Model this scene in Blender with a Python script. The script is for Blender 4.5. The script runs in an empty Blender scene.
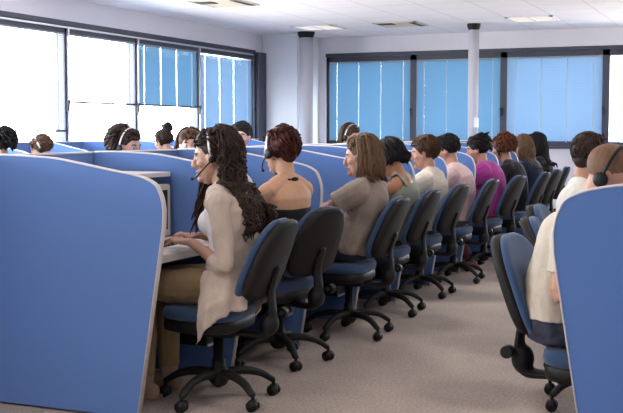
import bpy, bmesh, math, random
from mathutils import Vector as V, Matrix, noise
random.seed(7)
C = bpy.context.scene.collection
PI = math.pi
R = math.radians

# ------------------------------------------------------------------ materials
def mat(name, col, rough=0.7, var=0.0, vscale=30, bump=0.0, bscale=200, metal=0.0, spec=0.3, sheen=0.0, stretch=None):
    m = bpy.data.materials.new(name); m.use_nodes = True
    nt = m.node_tree; b = nt.nodes['Principled BSDF']
    b.inputs['Base Color'].default_value = (*col, 1)
    b.inputs['Roughness'].default_value = rough
    b.inputs['Metallic'].default_value = metal
    b.inputs['Specular IOR Level'].default_value = spec
    if sheen: b.inputs['Sheen Weight'].default_value = sheen
    if var or bump:
        tc = nt.nodes.new('ShaderNodeTexCoord'); src = tc.outputs['Object']
        if stretch:
            mp = nt.nodes.new('ShaderNodeMapping'); mp.inputs['Scale'].default_value = stretch
            nt.links.new(src, mp.inputs['Vector']); src = mp.outputs['Vector']
    if var:
        n = nt.nodes.new('ShaderNodeTexNoise'); n.inputs['Scale'].default_value = vscale; n.inputs['Detail'].default_value = 4
        nt.links.new(src, n.inputs['Vector'])
        mx = nt.nodes.new('ShaderNodeMix'); mx.data_type = 'RGBA'
        mx.inputs[6].default_value = (*[max(0, c * (1 - var)) for c in col], 1)
        mx.inputs[7].default_value = (*[min(1, c * (1 + var)) for c in col], 1)
        nt.links.new(n.outputs['Fac'], mx.inputs[0]); nt.links.new(mx.outputs[2], b.inputs['Base Color'])
    if bump:
        n = nt.nodes.new('ShaderNodeTexNoise'); n.inputs['Scale'].default_value = bscale; n.inputs['Detail'].default_value = 3
        nt.links.new(src, n.inputs['Vector'])
        bp = nt.nodes.new('ShaderNodeBump'); bp.inputs['Strength'].default_value = bump; bp.inputs['Distance'].default_value = 0.01
        nt.links.new(n.outputs['Fac'], bp.inputs['Height']); nt.links.new(bp.outputs['Normal'], b.inputs['Normal'])
    return m

def emit(name, col, s):
    m = bpy.data.materials.new(name); m.use_nodes = True; nt = m.node_tree
    nt.nodes.clear(); o = nt.nodes.new('ShaderNodeOutputMaterial'); e = nt.nodes.new('ShaderNodeEmission')
    e.inputs[0].default_value = (*col, 1); e.inputs[1].default_value = s
    nt.links.new(e.outputs[0], o.inputs[0]); return m

def translucent(name, col, tcol, fac):
    m = bpy.data.materials.new(name); m.use_nodes = True; nt = m.node_tree
    nt.nodes.clear(); o = nt.nodes.new('ShaderNodeOutputMaterial')
    d = nt.nodes.new('ShaderNodeBsdfDiffuse'); d.inputs[0].default_value = (*col, 1)
    t = nt.nodes.new('ShaderNodeBsdfTranslucent'); t.inputs[0].default_value = (*tcol, 1)
    mx = nt.nodes.new('ShaderNodeMixShader'); mx.inputs[0].default_value = fac
    nt.links.new(d.outputs[0], mx.inputs[1]); nt.links.new(t.outputs[0], mx.inputs[2]); nt.links.new(mx.outputs[0], o.inputs[0])
    return m

def glass():
    m = bpy.data.materials.new('window_glass'); m.use_nodes = True; nt = m.node_tree
    nt.nodes.clear(); o = nt.nodes.new('ShaderNodeOutputMaterial')
    t = nt.nodes.new('ShaderNodeBsdfTransparent'); t.inputs[0].default_value = (0.93, 0.96, 1, 1)
    g = nt.nodes.new('ShaderNodeBsdfGlossy'); g.inputs['Roughness'].default_value = 0.02
    mx = nt.nodes.new('ShaderNodeMixShader'); mx.inputs[0].default_value = 0.05
    nt.links.new(t.outputs[0], mx.inputs[1]); nt.links.new(g.outputs[0], mx.inputs[2]); nt.links.new(mx.outputs[0], o.inputs[0])
    return m

def ceiling_mat():
    m = mat('ceiling_tiles', (0.80, 0.78, 0.80), 0.9)
    nt = m.node_tree; b = nt.nodes['Principled BSDF']
    tc = nt.nodes.new('ShaderNodeTexCoord'); sp = nt.nodes.new('ShaderNodeSeparateXYZ'); nt.links.new(tc.outputs['Object'], sp.inputs[0])
    def line(sock, off):
        a = nt.nodes.new('ShaderNodeMath'); a.operation = 'ADD'; a.inputs[1].default_value = off; nt.links.new(sock, a.inputs[0])
        p = nt.nodes.new('ShaderNodeMath'); p.operation = 'PINGPONG'; p.inputs[1].default_value = 0.3; nt.links.new(a.outputs[0], p.inputs[0])
        c = nt.nodes.new('ShaderNodeMath'); c.operation = 'LESS_THAN'; c.inputs[1].default_value = 0.008; nt.links.new(p.outputs[0], c.inputs[0])
        return c.outputs[0]
    l1 = line(sp.outputs[0], 1.98 + 6 * 3); l2 = line(sp.outputs[1], -13.8 + 24)
    mxm = nt.nodes.new('ShaderNodeMath'); mxm.operation = 'MAXIMUM'; nt.links.new(l1, mxm.inputs[0]); nt.links.new(l2, mxm.inputs[1])
    mx = nt.nodes.new('ShaderNodeMix'); mx.data_type = 'RGBA'
    mx.inputs[6].default_value = (0.93, 0.90, 0.91, 1); mx.inputs[7].default_value = (0.74, 0.71, 0.73, 1)
    nt.links.new(mxm.outputs[0], mx.inputs[0]); nt.links.new(mx.outputs[2], b.inputs['Base Color'])
    return m

def carpet_mat():
    m = mat('carpet', (0.3, 0.27, 0.25), 0.95, bump=0.35, bscale=330)
    nt = m.node_tree; b = nt.nodes['Principled BSDF']; tc = nt.nodes.new('ShaderNodeTexCoord')
    n1 = nt.nodes.new('ShaderNodeTexNoise'); n1.inputs['Scale'].default_value = 75; n1.inputs['Detail'].default_value = 6
    n2 = nt.nodes.new('ShaderNodeTexNoise'); n2.inputs['Scale'].default_value = 2.2; n2.inputs['Detail'].default_value = 3
    for n in (n1, n2): nt.links.new(tc.outputs['Object'], n.inputs['Vector'])
    ad = nt.nodes.new('ShaderNodeMath'); ad.operation = 'MULTIPLY_ADD'; ad.inputs[1].default_value = 0.35
    nt.links.new(n2.outputs['Fac'], ad.inputs[0]); nt.links.new(n1.outputs['Fac'], ad.inputs[2])
    cr = nt.nodes.new('ShaderNodeValToRGB'); e = cr.color_ramp.elements
    e[0].position = 0.38; e[0].color = (0.225, 0.185, 0.160, 1); e[1].position = 0.95; e[1].color = (0.53, 0.445, 0.385, 1)
    nt.links.new(ad.outputs[0], cr.inputs[0]); nt.links.new(cr.outputs[0], b.inputs['Base Color'])
    return m

M = dict(
    wall=mat('painted_wall', (0.76, 0.74, 0.78), 0.85, 0.03, 3),
    white=mat('white_paint', (0.93, 0.93, 0.94), 0.8, 0.02, 4),
    ceil=ceiling_mat(), carpet=carpet_mat(),
    frame=mat('dark_window_frame', (0.055, 0.06, 0.085), 0.45, 0.1, 8),
    alu=mat('brushed_aluminium', (0.62, 0.62, 0.66), 0.35, 0.05, 40, metal=0.6),
    column=mat('grey_column_paint', (0.56, 0.55, 0.60), 0.5, 0.03, 5),
    black=mat('black_plastic', (0.009, 0.0085, 0.009), 0.5, 0.2, 60, bump=0.05, bscale=400),
    shell=mat('charcoal_plastic', (0.011, 0.0095, 0.009), 0.6, 0.15, 30, bump=0.12, bscale=500),
    screen=mat('blue_screen_fabric', (0.102, 0.20, 0.465), 0.85, 0.06, 300, bump=0.12, bscale=700, sheen=0.2),
    edge=mat('pale_edge_trim', (0.62, 0.58, 0.56), 0.5, 0.03, 20),
    chair=mat('blue_chair_fabric', (0.034, 0.072, 0.155), 0.9, 0.18, 350, bump=0.2, bscale=600, sheen=0.25),
    desk=mat('pale_laminate', (0.72, 0.68, 0.64), 0.45, 0.04, 6),
    beige=mat('beige_plastic', (0.55, 0.47, 0.38), 0.5, 0.04, 10),
    dark_glass=mat('dark_screen_glass', (0.02, 0.025, 0.03), 0.1, 0.05, 3),
    paper=mat('paper', (0.82, 0.80, 0.80), 0.8, 0.03, 15), pink=mat('pink_paper', (0.75, 0.58, 0.60), 0.8, 0.04, 15),
    steel=mat('steel_edge', (0.55, 0.53, 0.52), 0.35, 0.05, 20, metal=0.7),
    diffuser=emit('lamp_diffuser', (1.0, 0.90, 0.82), 0.85),
    cream=mat('cream_grille', (0.72, 0.62, 0.48), 0.6, 0.05, 10),
    eye_white=mat('eye_white', (0.42, 0.38, 0.36), 0.4, 0.03, 50), iris=mat('dark_iris', (0.03, 0.018, 0.012), 0.2, 0.1, 90),
    lips=mat('lips', (0.42, 0.13, 0.11), 0.5, 0.08, 60), nail=mat('red_nail_varnish', (0.55, 0.03, 0.05), 0.25, 0.05, 60),
    silver=mat('silver_plastic', (0.55, 0.55, 0.56), 0.35, 0.05, 40, metal=0.3),
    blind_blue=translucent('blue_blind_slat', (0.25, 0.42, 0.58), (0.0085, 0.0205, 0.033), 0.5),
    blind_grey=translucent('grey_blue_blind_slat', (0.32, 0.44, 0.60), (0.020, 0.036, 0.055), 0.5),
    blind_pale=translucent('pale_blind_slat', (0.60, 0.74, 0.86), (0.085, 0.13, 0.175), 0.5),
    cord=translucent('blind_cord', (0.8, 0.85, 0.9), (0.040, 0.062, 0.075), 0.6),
    glass=glass(),
)
def skin(c): return mat('skin', c, 0.5, 0.10, 25, bump=0.05, bscale=300, spec=0.35)
def cloth(n, c, var=0.12): return mat(n, c, 0.9, var, 20, bump=0.25, bscale=60, sheen=0.15)
def hairm(n, c): return mat(n, c, 0.62, 0.35, 60, bump=0.3, bscale=90, spec=0.18, stretch=(1, 1, .25))

# ------------------------------------------------------------------ mesh builder
def crom(P, n):
    out = []
    Q = [P[0]] + list(P) + [P[-1]]
    for i in range(1, len(Q) - 2):
        for k in range(n):
            t = k / n
            p0, p1, p2, p3 = Q[i - 1], Q[i], Q[i + 1], Q[i + 2]
            out.append(0.5 * ((2 * p1) + (p2 - p0) * t + (2 * p0 - 5 * p1 + 4 * p2 - p3) * t * t + (3 * p1 - p0 - 3 * p2 + p3) * t ** 3))
    out.append(P[-1]); return out

class MB:
    def __init__(s): s.v = []; s.f = []; s.mi = []; s.cur = 0
    def add(s, vs, fs, mtx=None):
        b = len(s.v)
        s.v += [(mtx @ V(p) if mtx else V(p)) for p in vs]
        s.f += [tuple(i + b for i in f) for f in fs]; s.mi += [s.cur] * len(fs)
        return s
    def box(s, x0, x1, y0, y1, z0, z1, mtx=None):
        vs = [(x, y, z) for z in (z0, z1) for y in (y0, y1) for x in (x0, x1)]
        return s.add(vs, [(0, 2, 3, 1), (4, 5, 7, 6), (0, 1, 5, 4), (2, 6, 7, 3), (0, 4, 6, 2), (1, 3, 7, 5)], mtx)
    def tube(s, pts, rads, n=12, side=None, sm=0, rnd=False, mtx=None):
        pts = [V(p) for p in pts]; rr = [V((r, r)) if not hasattr(r, '__len__') else V(r[:2]) for r in rads]
        if len(rr) == 1: rr = rr * len(pts)
        if sm: rr = crom(rr, sm); pts = crom(pts, sm)
        if rnd:
            d0 = (pts[0] - pts[1]).normalized(); d1 = (pts[-1] - pts[-2]).normalized()
            a, b = min(rr[0]), min(rr[-1])
            pts = [pts[0] + d0 * a * .85, pts[0] + d0 * a * .5] + pts + [pts[-1] + d1 * b * .5, pts[-1] + d1 * b * .85]
            rr = [rr[0] * .45, rr[0] * .84] + rr + [rr[-1] * .84, rr[-1] * .45]
        m = len(pts); vs = []; u = None
        for i, p in enumerate(pts):
            t = (pts[min(i + 1, m - 1)] - pts[max(i - 1, 0)])
            t = t.normalized() if t.length > 1e-9 else V((0, 0, 1))
            if side is not None: u = V(side)
            elif u is None: u = V((0, 1, 0)) if abs(t.y) < .9 else V((1, 0, 0))
            u = (u - t * u.dot(t)).normalized(); w = t.cross(u)
            for k in range(n):
                a = 2 * PI * k / n
                vs.append(p + u * math.cos(a) * rr[i][0] + w * math.sin(a) * rr[i][1])
        fs = [(i * n + k, i * n + (k + 1) % n, (i + 1) * n + (k + 1) % n, (i + 1) * n + k) for i in range(m - 1) for k in range(n)]
        fs += [tuple(range(n - 1, -1, -1)), tuple(range((m - 1) * n, m * n))]
        return s.add(vs, fs, mtx)
    def ell(s, c, r, mtx=None, nu=20, nv=12):
        c = V(c); r = (r, r, r) if not hasattr(r, '__len__') else r
        vs = [c + V((0, 0, -r[2]))]; fs = []
        for j in range(1, nv):
            e = -PI / 2 + PI * j / nv
            for k in range(nu):
                a = 2 * PI * k / nu
                vs.append(c + V((r[0] * math.cos(e) * math.cos(a), r[1] * math.cos(e) * math.sin(a), r[2] * math.sin(e))))
        vs.append(c + V((0, 0, r[2]))); L = len(vs) - 1
        for k in range(nu): fs.append((0, 1 + (k + 1) % nu, 1 + k)); fs.append((L, L - nu + k, L - nu + (k + 1) % nu))
        for j in range(nv - 2):
            for k in range(nu):
                a = 1 + j * nu + k; b = 1 + j * nu + (k + 1) % nu
                fs.append((a, b, b + nu, a + nu))
        return s.add(vs, fs, mtx)
    def cyl(s, c, ax, r, h, n=20, mtx=None, r2=None):
        c = V(c); ax = V(ax).normalized()
        return s.tube([c - ax * h / 2, c + ax * h / 2], [r, r if r2 is None else r2], n, mtx=mtx)
    def prism(s, out, depth, org, ux, uy, mtx=None):
        ux = V(ux); uy = V(uy); un = ux.cross(uy); org = V(org); n = len(out)
        vs = [org + ux * a + uy * b - un * depth / 2 for a, b in out] + [org + ux * a + uy * b + un * depth / 2 for a, b in out]
        fs = [tuple(range(n - 1, -1, -1)), tuple(range(n, 2 * n))] + [(i, (i + 1) % n, n + (i + 1) % n, n + i) for i in range(n)]
        return s.add(vs, fs, mtx)
    def build(s, name, m, parent=None, smooth=True, bevel=0, voxel=0, relax=0, fold=None, subsurf=0, kind=None):
        me = bpy.data.meshes.new(name); me.from_pydata([tuple(p) for p in s.v], [], s.f)
        for k in (m if isinstance(m, (list, tuple)) else [m]): me.materials.append(k)
        if max(s.mi or [0]) > 0:
            for p, i in zip(me.polygons, s.mi): p.material_index = i
        o = bpy.data.objects.new(name, me); C.objects.link(o)
        if bevel:
            b = o.modifiers.new('b', 'BEVEL'); b.width = bevel; b.segments = 3; b.limit_method = 'ANGLE'; b.angle_limit = R(40)
        if voxel:
            r = o.modifiers.new('r', 'REMESH'); r.mode = 'VOXEL'; r.voxel_size = voxel; r.use_smooth_shade = True
        if relax:
            q = o.modifiers.new('s', 'SMOOTH'); q.iterations = relax; q.factor = .5
        if subsurf:
            q = o.modifiers.new('u', 'SUBSURF'); q.levels = subsurf; q.render_levels = subsurf
        if bevel or voxel or relax or subsurf:
            dg = bpy.context.evaluated_depsgraph_get()
            ne = bpy.data.meshes.new_from_object(o.evaluated_get(dg), depsgraph=dg)
            o.modifiers.clear(); o.data = ne; bpy.data.meshes.remove(me); me = ne; me.name = name
        if fold:
            amp, sc = fold; me.update(); ns = [v.normal.copy() for v in me.vertices]
            for v, nn in zip(me.vertices, ns):
                q = V((v.co.x * sc, v.co.y * sc, v.co.z * sc * .55)); w = V((v.co.z * 3.1, v.co.x * 2.7, v.co.y * 2.3))
                d = noise.noise(q + w) + .5 * noise.noise(q * 2.3 + w)
                v.co += nn * d * amp
        if smooth: me.shade_smooth()
        if bevel and smooth: me.set_sharp_from_angle(angle=R(50))
        if parent is not None: o.parent = parent
        if kind: o['kind'] = kind
        return o

def tag(o, label, cat, group=None):
    o['label'] = label; o['category'] = cat
    if group: o['group'] = group
    return o
def empty(name, label, cat, loc=(0, 0, 0), rz=0, group=None):
    o = bpy.data.objects.new(name, None); C.objects.link(o); o.location = loc; o.rotation_euler = (0, 0, rz)
    o.empty_display_size = .1
    return tag(o, label, cat, group)
def copy_tree(root, loc, rz, label, group=None):
    r = root.copy(); C.objects.link(r); r.location = loc; r.rotation_euler = (0, 0, rz); r['label'] = label
    if group: r['group'] = group
    for ch in list(root.children):
        c = ch.copy(); C.objects.link(c); c.parent = r
        for g in list(ch.children):
            d = g.copy(); C.objects.link(d); d.parent = c
    return r
def struct(name, mb, m, parent=None, **k):
    o = mb.build(name, m, parent, **k)
    if parent is None: o['kind'] = 'structure'
    return o

# ------------------------------------------------------------------ the room
XL, XR, YB, YF, ZC = -7.12, 4.6, 15.7, -3.2, 2.75     # side walls, far wall, rear wall, ceiling
S0, S1 = 1.08, 2.47                                    # window band
struct('floor', MB().box(XL - .3, XR + .3, YF - .3, YB + .3, -.1, 0), M['carpet'], smooth=False)
struct('ceiling', MB().box(XL - .3, XR + .3, YF - .3, YB + .3, ZC, ZC + .12), M['ceil'], smooth=False)
LY = [0.0, 1.42, 2.84, 4.26, 5.68, 7.10, 8.53, 9.955, 11.38, 12.93, 14.60]   # mullions of the left band
wl = MB(); wl.box(XL - .25, XL, YF, YB, 0, S0); wl.box(XL - .25, XL, YF, YB, S1, ZC); wl.box(XL - .25, XL, YF, LY[0], S0, S1); wl.box(XL - .25, XL, LY[-1], YB, S0, S1)
struct('wall_left', wl, M['wall'], smooth=False)
BX = [-6.43, -5.01, -3.63, -2.17, -.75, .68]
wb = MB(); wb.box(XL - .25, XR, YB, YB + .25, 0, S0); wb.box(XL - .25, XR, YB, YB + .25, S1, ZC); wb.box(XL - .25, BX[0], YB, YB + .25, S0, S1); wb.box(BX[-1], XR, YB, YB + .25, S0, S1)
struct('wall_back', wb, M['wall'], smooth=False)
struct('wall_right', MB().box(XR, XR + .25, YF, YB, 0, ZC), M['wall'], smooth=False)
struct('wall_front', MB().box(XL - .25, XR + .25, YF - .25, YF, 0, ZC), M['wall'], smooth=False)
struct('trim_corner_pillar', MB().box(XL, -6.555, 14.86, YB, 0, ZC), M['white'], smooth=False)
for nm, a in (('baseboard_back', (-6.6, XR, YB - .015, YB, 0, .09)), ('baseboard_left', (XL, XL + .015, YF, 14.86, 0, .09))):
    struct(nm, MB().box(*a), M['column'], smooth=False)

def window(n, a, b, wall):
    # T maps (along, out of the room, up) to the wall
    if wall == 'left': T = Matrix(((0, -1, 0, XL), (1, 0, 0, 0), (0, 0, 1, 0), (0, 0, 0, 1)))
    else: T = Matrix(((1, 0, 0, 0), (0, 1, 0, YB), (0, 0, 1, 0), (0, 0, 0, 1)))
    root = bpy.data.objects.new('window_%d' % n, None); C.objects.link(root); root['kind'] = 'structure'
    f = MB(); w = .05
    f.box(a, b, .03, .16, S0, S0 + w, T); f.box(a, b, .03, .16, S1 - .10, S1, T)
    f.box(a, a + w, .03, .16, S0, S1, T); f.box(b - w, b, .03, .16, S0, S1, T)
    f.box(a, b, -.012, .03, S1 - .022, S1 + .03, T)
    f.build('window_frame', M['frame'], root, smooth=False)
    al = MB()
    if wall == 'left': al.box(a - .014, a + .014, .004, .03, S0, S1 - .05, T)
    if wall == 'left': al.box(a, b, -.004, .012, S1 - .05, S1 - .03, T).box(a, b, .0, .05, S0 - .02, S0 + .012, T).build('rail', M['alu'], root, smooth=False)
    MB().box(a + .04, b - .04, .10, .106, S0 + .04, S1 - .09, T).build('pane', M['glass'], root, smooth=False)
    MB().box(b - .04, b - .02, .0, .03, 1.52, 1.64, T).box(b - .045, b - .015, -.015, .0, 1.60, 1.64, T).build('handle', M['black'], root, smooth=False)
    return T
def blind(T, a, b, zb, style, label):
    a += .0505; b -= .0505; zt = S1 - .105
    m = M[style]; root = empty('venetian_blind', label, 'blind', T @ V(((a + b) / 2, .045, zb)), 0, 'venetian blinds in the windows')
    off = Matrix.Translation(-root.location) @ T
    tilt = R(4) if style == 'blind_pale' else R(66)
    sl = MB(); z = zb + .03; dy = .0125
    xs = [a] + [a + (b - a) * (.09 + .82 * k / 3) for k in range(4)] + [b]
    c, s = math.cos(tilt) * dy, math.sin(tilt) * dy
    while z < zt - .012:
        for j in range(5):
            p, q = xs[j] + (.003 if j else 0), xs[j + 1] - (.003 if j < 4 else 0)
            sl.add([(p, .045 - c, z - s), (q, .045 - c, z - s), (q, .045, z + .0015), (p, .045, z + .0015), (q, .045 + c, z + s), (p, .045 + c, z + s)], [(0, 1, 2, 3), (3, 2, 4, 5)], off)
        z += .0215
    o = sl.build('slats', m, root, smooth=False)
    MB().box(a, b, .03, .06, zt - .012, zt + .006, off).build('head_rail', M['cord'], root, smooth=False)
    MB().box(a, b, .034, .056, zb, zb + .022, off).build('bottom_rail', M['frame'] if style != 'blind_pale' or zb > 1.2 else m, root, smooth=False)
    for k in range(4):
        x = a + (b - a) * (.09 + .82 * k / 3)
        MB().add([(x - .008, .031, zb), (x + .008, .031, zb), (x + .008, .031, zt), (x - .008, .031, zt)], [(0, 1, 2, 3)], off).build('cord', M['cord'], root, smooth=False)
    return root
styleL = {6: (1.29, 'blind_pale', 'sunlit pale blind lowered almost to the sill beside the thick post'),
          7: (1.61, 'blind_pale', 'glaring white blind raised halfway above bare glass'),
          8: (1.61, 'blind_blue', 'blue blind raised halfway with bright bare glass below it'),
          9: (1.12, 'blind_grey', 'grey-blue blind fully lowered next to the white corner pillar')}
for i in range(10):
    T = window(i + 1, LY[i], LY[i + 1], 'left')
    if i in styleL: blind(T, LY[i], LY[i + 1], *styleL[i])
lb = ['blue blind in the far wall beside the corner pillar', 'blue blind partly behind the round grey column', 'pale-blue blind above the long-haired women in the far corner',
      'whiter blind above the man in headset', 'blue blind at the far wall beyond the whiter blind']
for i in range(5):
    T = window(11 + i, BX[i], BX[i + 1], 'back')
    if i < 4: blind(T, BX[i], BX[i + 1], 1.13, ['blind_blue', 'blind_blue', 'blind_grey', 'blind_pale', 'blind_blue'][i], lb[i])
struct('trim_window_end', MB().box(XL, XL + .06, 14.60, 14.86, S0, S1).box(XL - .02, XL + .01, 14.55, 14.62, S0, S1), M['frame'], smooth=False)
struct('trim_sill', MB().box(-6.43, .68, YB - .03, YB + .01, S0 - .035, S0), M['frame'], smooth=False)

def column(x, y, r, label, tagbox):
    root = empty('round_column', label, 'column', (x, y, 0)); root['kind'] = 'structure'
    MB().cyl((0, 0, (ZC - .03) / 2), (0, 0, 1), r, ZC - .03, 32).build('shaft', M['column'], root)
    MB().tube([(0, 0, ZC - .085), (0, 0, ZC - .03), (0, 0, ZC)], [r * 1.02, r * 1.28, r * 1.28], 32).build('collar', M['black'], root, smooth=False)
    if tagbox: MB().box(r * .5, r * .5 + .05, -r - .015, -r + .06, 1.35, 1.48).build('socket_box', M['white'], root, smooth=False, bevel=.005)
column(-3.752, 14.45, .071, 'round grey column with black collar rising from the central screen', True)
column(-6.335, 14.70, .10, 'pale round column with black collar beside the white corner pillar', False)

def panel(x, y, label, kind):
    root = empty('ceiling_light' if kind == 'light' else 'ceiling_vent', label, 'ceiling light' if kind == 'light' else 'vent', (x, y, ZC - .012), 0)
    f = MB(); h = .3
    for a in ((-h, h, -h, -h + .04), (-h, h, h - .04, h), (-h, -h + .04, -h, h), (h - .04, h, -h, h)): f.box(a[0], a[1], a[2], a[3], 0, .011)
    f.build('frame', M['white'] if kind == 'light' else M['cream'], root, smooth=False)
    if kind == 'light':
        MB().box(-.02, .02, -.26, .26, -.004, .011).build('divider', M['white'], root, smooth=False)
        for s in (-1, 1):
            MB().box(min(s * .02, s * .26), max(s * .02, s * .26), -.26, .26, .002, .011).build('diffuser', M['diffuser'], root, smooth=False)
    else:
        MB().box(-.22, .26, -.26, .26, .004, .011).build('grille', M['cream'], root, smooth=False)
        MB().box(-.26, -.05, -.26, -.06, -.004, .004).box(.2, .27, -.26, .26, -.004, .004).build('slot', M['black'], root, smooth=False)
panel(-2.88, 14.1, 'square lit ceiling panel to the far side of the round grey column', 'light')
panel(-5.88, 14.1, 'square lit ceiling panel above the white corner pillar', 'light')
panel(-4.68, 14.1, 'cream ceiling vent with dark slot between the lit panels', 'vent')
panel(-5.75, 11.0, 'cream ceiling vent with two dark slots nearest the window wall', 'vent')

# ------------------------------------------------------------------ screens and desks
YP, DY, NP = 4.11, .905, 11
XS = -3.45                                             # long central screen
PROF = [(0, 0), (0, 1.172), (.12, 1.175), (.27, 1.170), (.41, 1.161), (.56, 1.137), (.73, 1.108), (.81, 1.096), (.88, 1.079),
        (.935, 1.051), (.956, 1.016), (.968, 0.981), (.975, 0.937), (.972, 0.867), (.83, 0.000)]
def divider(x, y, sgn, label, name='privacy_screen', cutx=1.0):
    root = empty(name, label, 'screen', (x, y, 0))
    out = [(a * cutx * sgn, z) for a, z in PROF]
    MB().prism(out if sgn > 0 else out[::-1], .030, (0, 0, .012), (1, 0, 0), (0, 0, 1)).build('panel', M['screen'], root, smooth=False)
    e = MB(); pts = [(a * sgn * cutx, z) for a, z in PROF[1:]]
    path = crom([V((a, 0, z + .012)) for a, z in pts[:-2]], 3) + [V((pts[-2][0], 0, pts[-2][1] + .012)), V((pts[-1][0], 0, pts[-1][1] + .0))]
    e.tube(path, [(.018, .006)], 8, side=(0, 1, 0))
    e.build('edge_trim', M['edge'], root)
    return root
who = ['the woman in beige cardigan', 'the woman in black halter top', 'the woman in taupe blouse', 'the person in sage top', 'the person in cream shirt',
       'the person in pink shirt', 'the woman in magenta top', 'the red-haired person in black', 'the woman in navy top', 'the person with long black hair']
divs = []
for k in range(NP):
    lab = 'large blue privacy screen nearest the camera beside the beige cardigan' if k == 0 else \
        'blue privacy screen just beyond ' + who[k - 1]
    divs.append(divider(XS + .025, YP + DY * k, 1, lab))
tag(divs[10], 'last blue privacy screen of the row beyond the long black hair', 'screen')
for k in range(3, 11):
    divider(XS - .025, YP + DY * k, -1, 'blue privacy screen on the window side of the long central screen', cutx=.9)['group'] = 'screens behind the central screen'
def long_screen(x, y0, y1, label, h=1.186):
    root = empty('long_screen', label, 'screen', (x, y0, 0))
    MB().box(-.02, .02, 0, y1 - y0, .012, h - .008).build('panel', M['screen'], root, smooth=False)
    MB().box(-.024, .024, 0, y1 - y0, h - .008, h).build('top_trim', M['edge'], root, smooth=False)
    MB().box(-.018, .018, .0, y1 - y0, 0, .012).build('plinth', M['black'], root, smooth=False)
long_screen(XS, 3.2, 14.2, 'long blue screen running down the middle of the double desk row')
long_screen(-7.04, 6.0, 14.5, 'long blue screen standing along under the window wall')
for k, y in enumerate((7.26, 8.17, 9.12, 10.03, 10.94, 11.85, 12.76, 13.67)):
    dv = divider(-7.015, y, 1, ['blue screen end poking up beside the curly dark head', 'light-blue privacy screen curving down beside the cropped brown head',
            'blue screen below the raised white blind'][k] if k < 3 else 'blue privacy screen in the row along the windows', cutx=.79)
    if k >= 3: dv['group'] = 'screens along the windows'
def desk(x0, x1, y0, y1, front, label):
    root = empty('desk', label, 'desk', ((x0 + x1) / 2, (y0 + y1) / 2, 0))
    hx, hy = (x1 - x0) / 2, (y1 - y0) / 2
    MB().box(-hx, hx, -hy, hy, .682, .722).build('worktop', M['desk'], root, smooth=False, bevel=.006)
    for s in (-1, 1):
        b = MB(); b.box(-hx + .12, hx - .12, s * (hy - .016) - .015, s * (hy - .016) + .015, .652, .682); b.build('bracket', M['shell'], root, smooth=False)
    MB().box(front * -hx * .94 - .012, front * -hx * .94 + .012, -hy + .03, hy - .03, .2, .66).build('modesty_panel', M['screen'], root, smooth=False)
for k in range(10):
    desk(XS + .022, -2.60 if k == 0 else -2.63, YP + DY * k + .018, YP + DY * (k + 1) - .018, 1, 'pale desk in front of ' + who[k])
def tower(k):
    root = empty('computer_tower', 'dark computer tower mounted under the desk of ' + who[k], 'computer', (-2.82, YP + DY * (k + 1) - .115, .20))
    MB().box(-.21, .19, -.085, .085, 0, .40).build('case', M['black'], root, smooth=False, bevel=.006)
    f = MB(); f.box(.19, .20, -.085, .085, 0, .012); f.box(.19, .20, .073, .085, 0, .40); f.build('front_bezel', M['steel'], root, smooth=False)
    MB().box(.19, .197, -.07, .06, .30, .33).box(.19, .197, -.07, .06, .25, .28).build('drive_bay', M['shell'], root, smooth=False)
    MB().box(-.15, .12, .085, .099, .1, .34).build('wall_bracket', M['shell'], root, smooth=False)
for k in range(5): tower(k)
# right-hand row (mirrored)
XS2 = .315
divider(XS2 - .025, 3.76, -1, 'large blue privacy screen in front of the man in beige T-shirt')
divider(XS2 - .025, 4.665, -1, 'blue privacy screen just beyond the man in beige T-shirt')
long_screen(XS2, 2.9, 8.3, 'long blue screen of the row facing the man in beige T-shirt')
desk(-.50, XS2 - .022, 3.78, 4.645, -1, 'pale desk in front of the man in beige T-shirt')
desk(-.50, XS2 - .022, 5.59, 6.47, -1, 'pale desk in front of the man in cream shirt')

# things on the first desk
t = empty('wall_shelf', 'pale corner shelf under the screen tops at the first desk', 'shelf', (-3.18, 4.56, 1.06))
MB().box(-.24, .25, -.42, .42, 0, .025).build('board', M['desk'], t, smooth=False, bevel=.003)
for s in (-1, 1): MB().box(-.24, .05, s * .415 - .012, s * .415 + .012, -.09, 0).build('bracket', M['shell'], t, smooth=False)
t = empty('crt_monitor', 'beige boxy computer monitor under the corner shelf beside the second screen', 'monitor', (-3.02, 4.765, .722))
MB().tube([(-.26, 0, .17), (-.1, 0, .165), (.06, 0, .165)], [(.11, .10), (.16, .13), (.185, .145)], 4, side=(0, .7071, .7071)).build('housing', M['beige'], t, smooth=False, bevel=.012)
MB().box(.05, .10, -.20, .20, .02, .30).build('bezel', M['beige'], t, smooth=False, bevel=.012)
MB().box(.095, .102, -.165, .165, .06, .27).build('screen', M['dark_glass'], t, smooth=False, bevel=.003)
MB().tube([(0, 0, 0), (0, 0, .012), (0, 0, .03)], [.12, .11, .06], 24).build('stand', M['beige'], t)
t = empty('keyboard', 'black keyboard under the hands of the woman in cardigan', 'keyboard', (-2.84, 4.56, .722))
MB().box(-.075, .075, -.2, .2, 0, .018).build('case', M['black'], t, smooth=False, bevel=.004)
kb = MB()
for i in range(5):
    for j in range(14): kb.box(-.065 + i * .027, -.043 + i * .027, -.19 + j * .027, -.168 + j * .027, .018, .024)
kb.build('keys', M['shell'], t, smooth=False)
def sheet(name, x, y, z, w, h, t, rz, m, label):
    o = MB().box(-w / 2, w / 2, -h / 2, h / 2, 0, t).build(name, m, None, smooth=False); o.location = (x, y, z); o.rotation_euler = (0, 0, R(rz))
    return tag(o, label, 'paper')
sheet('paper_sheet', -2.70, 4.44, .7225, .15, .22, .0015, 14, M['paper'], 'white paper sheet at the near front edge of the first desk')
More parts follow.
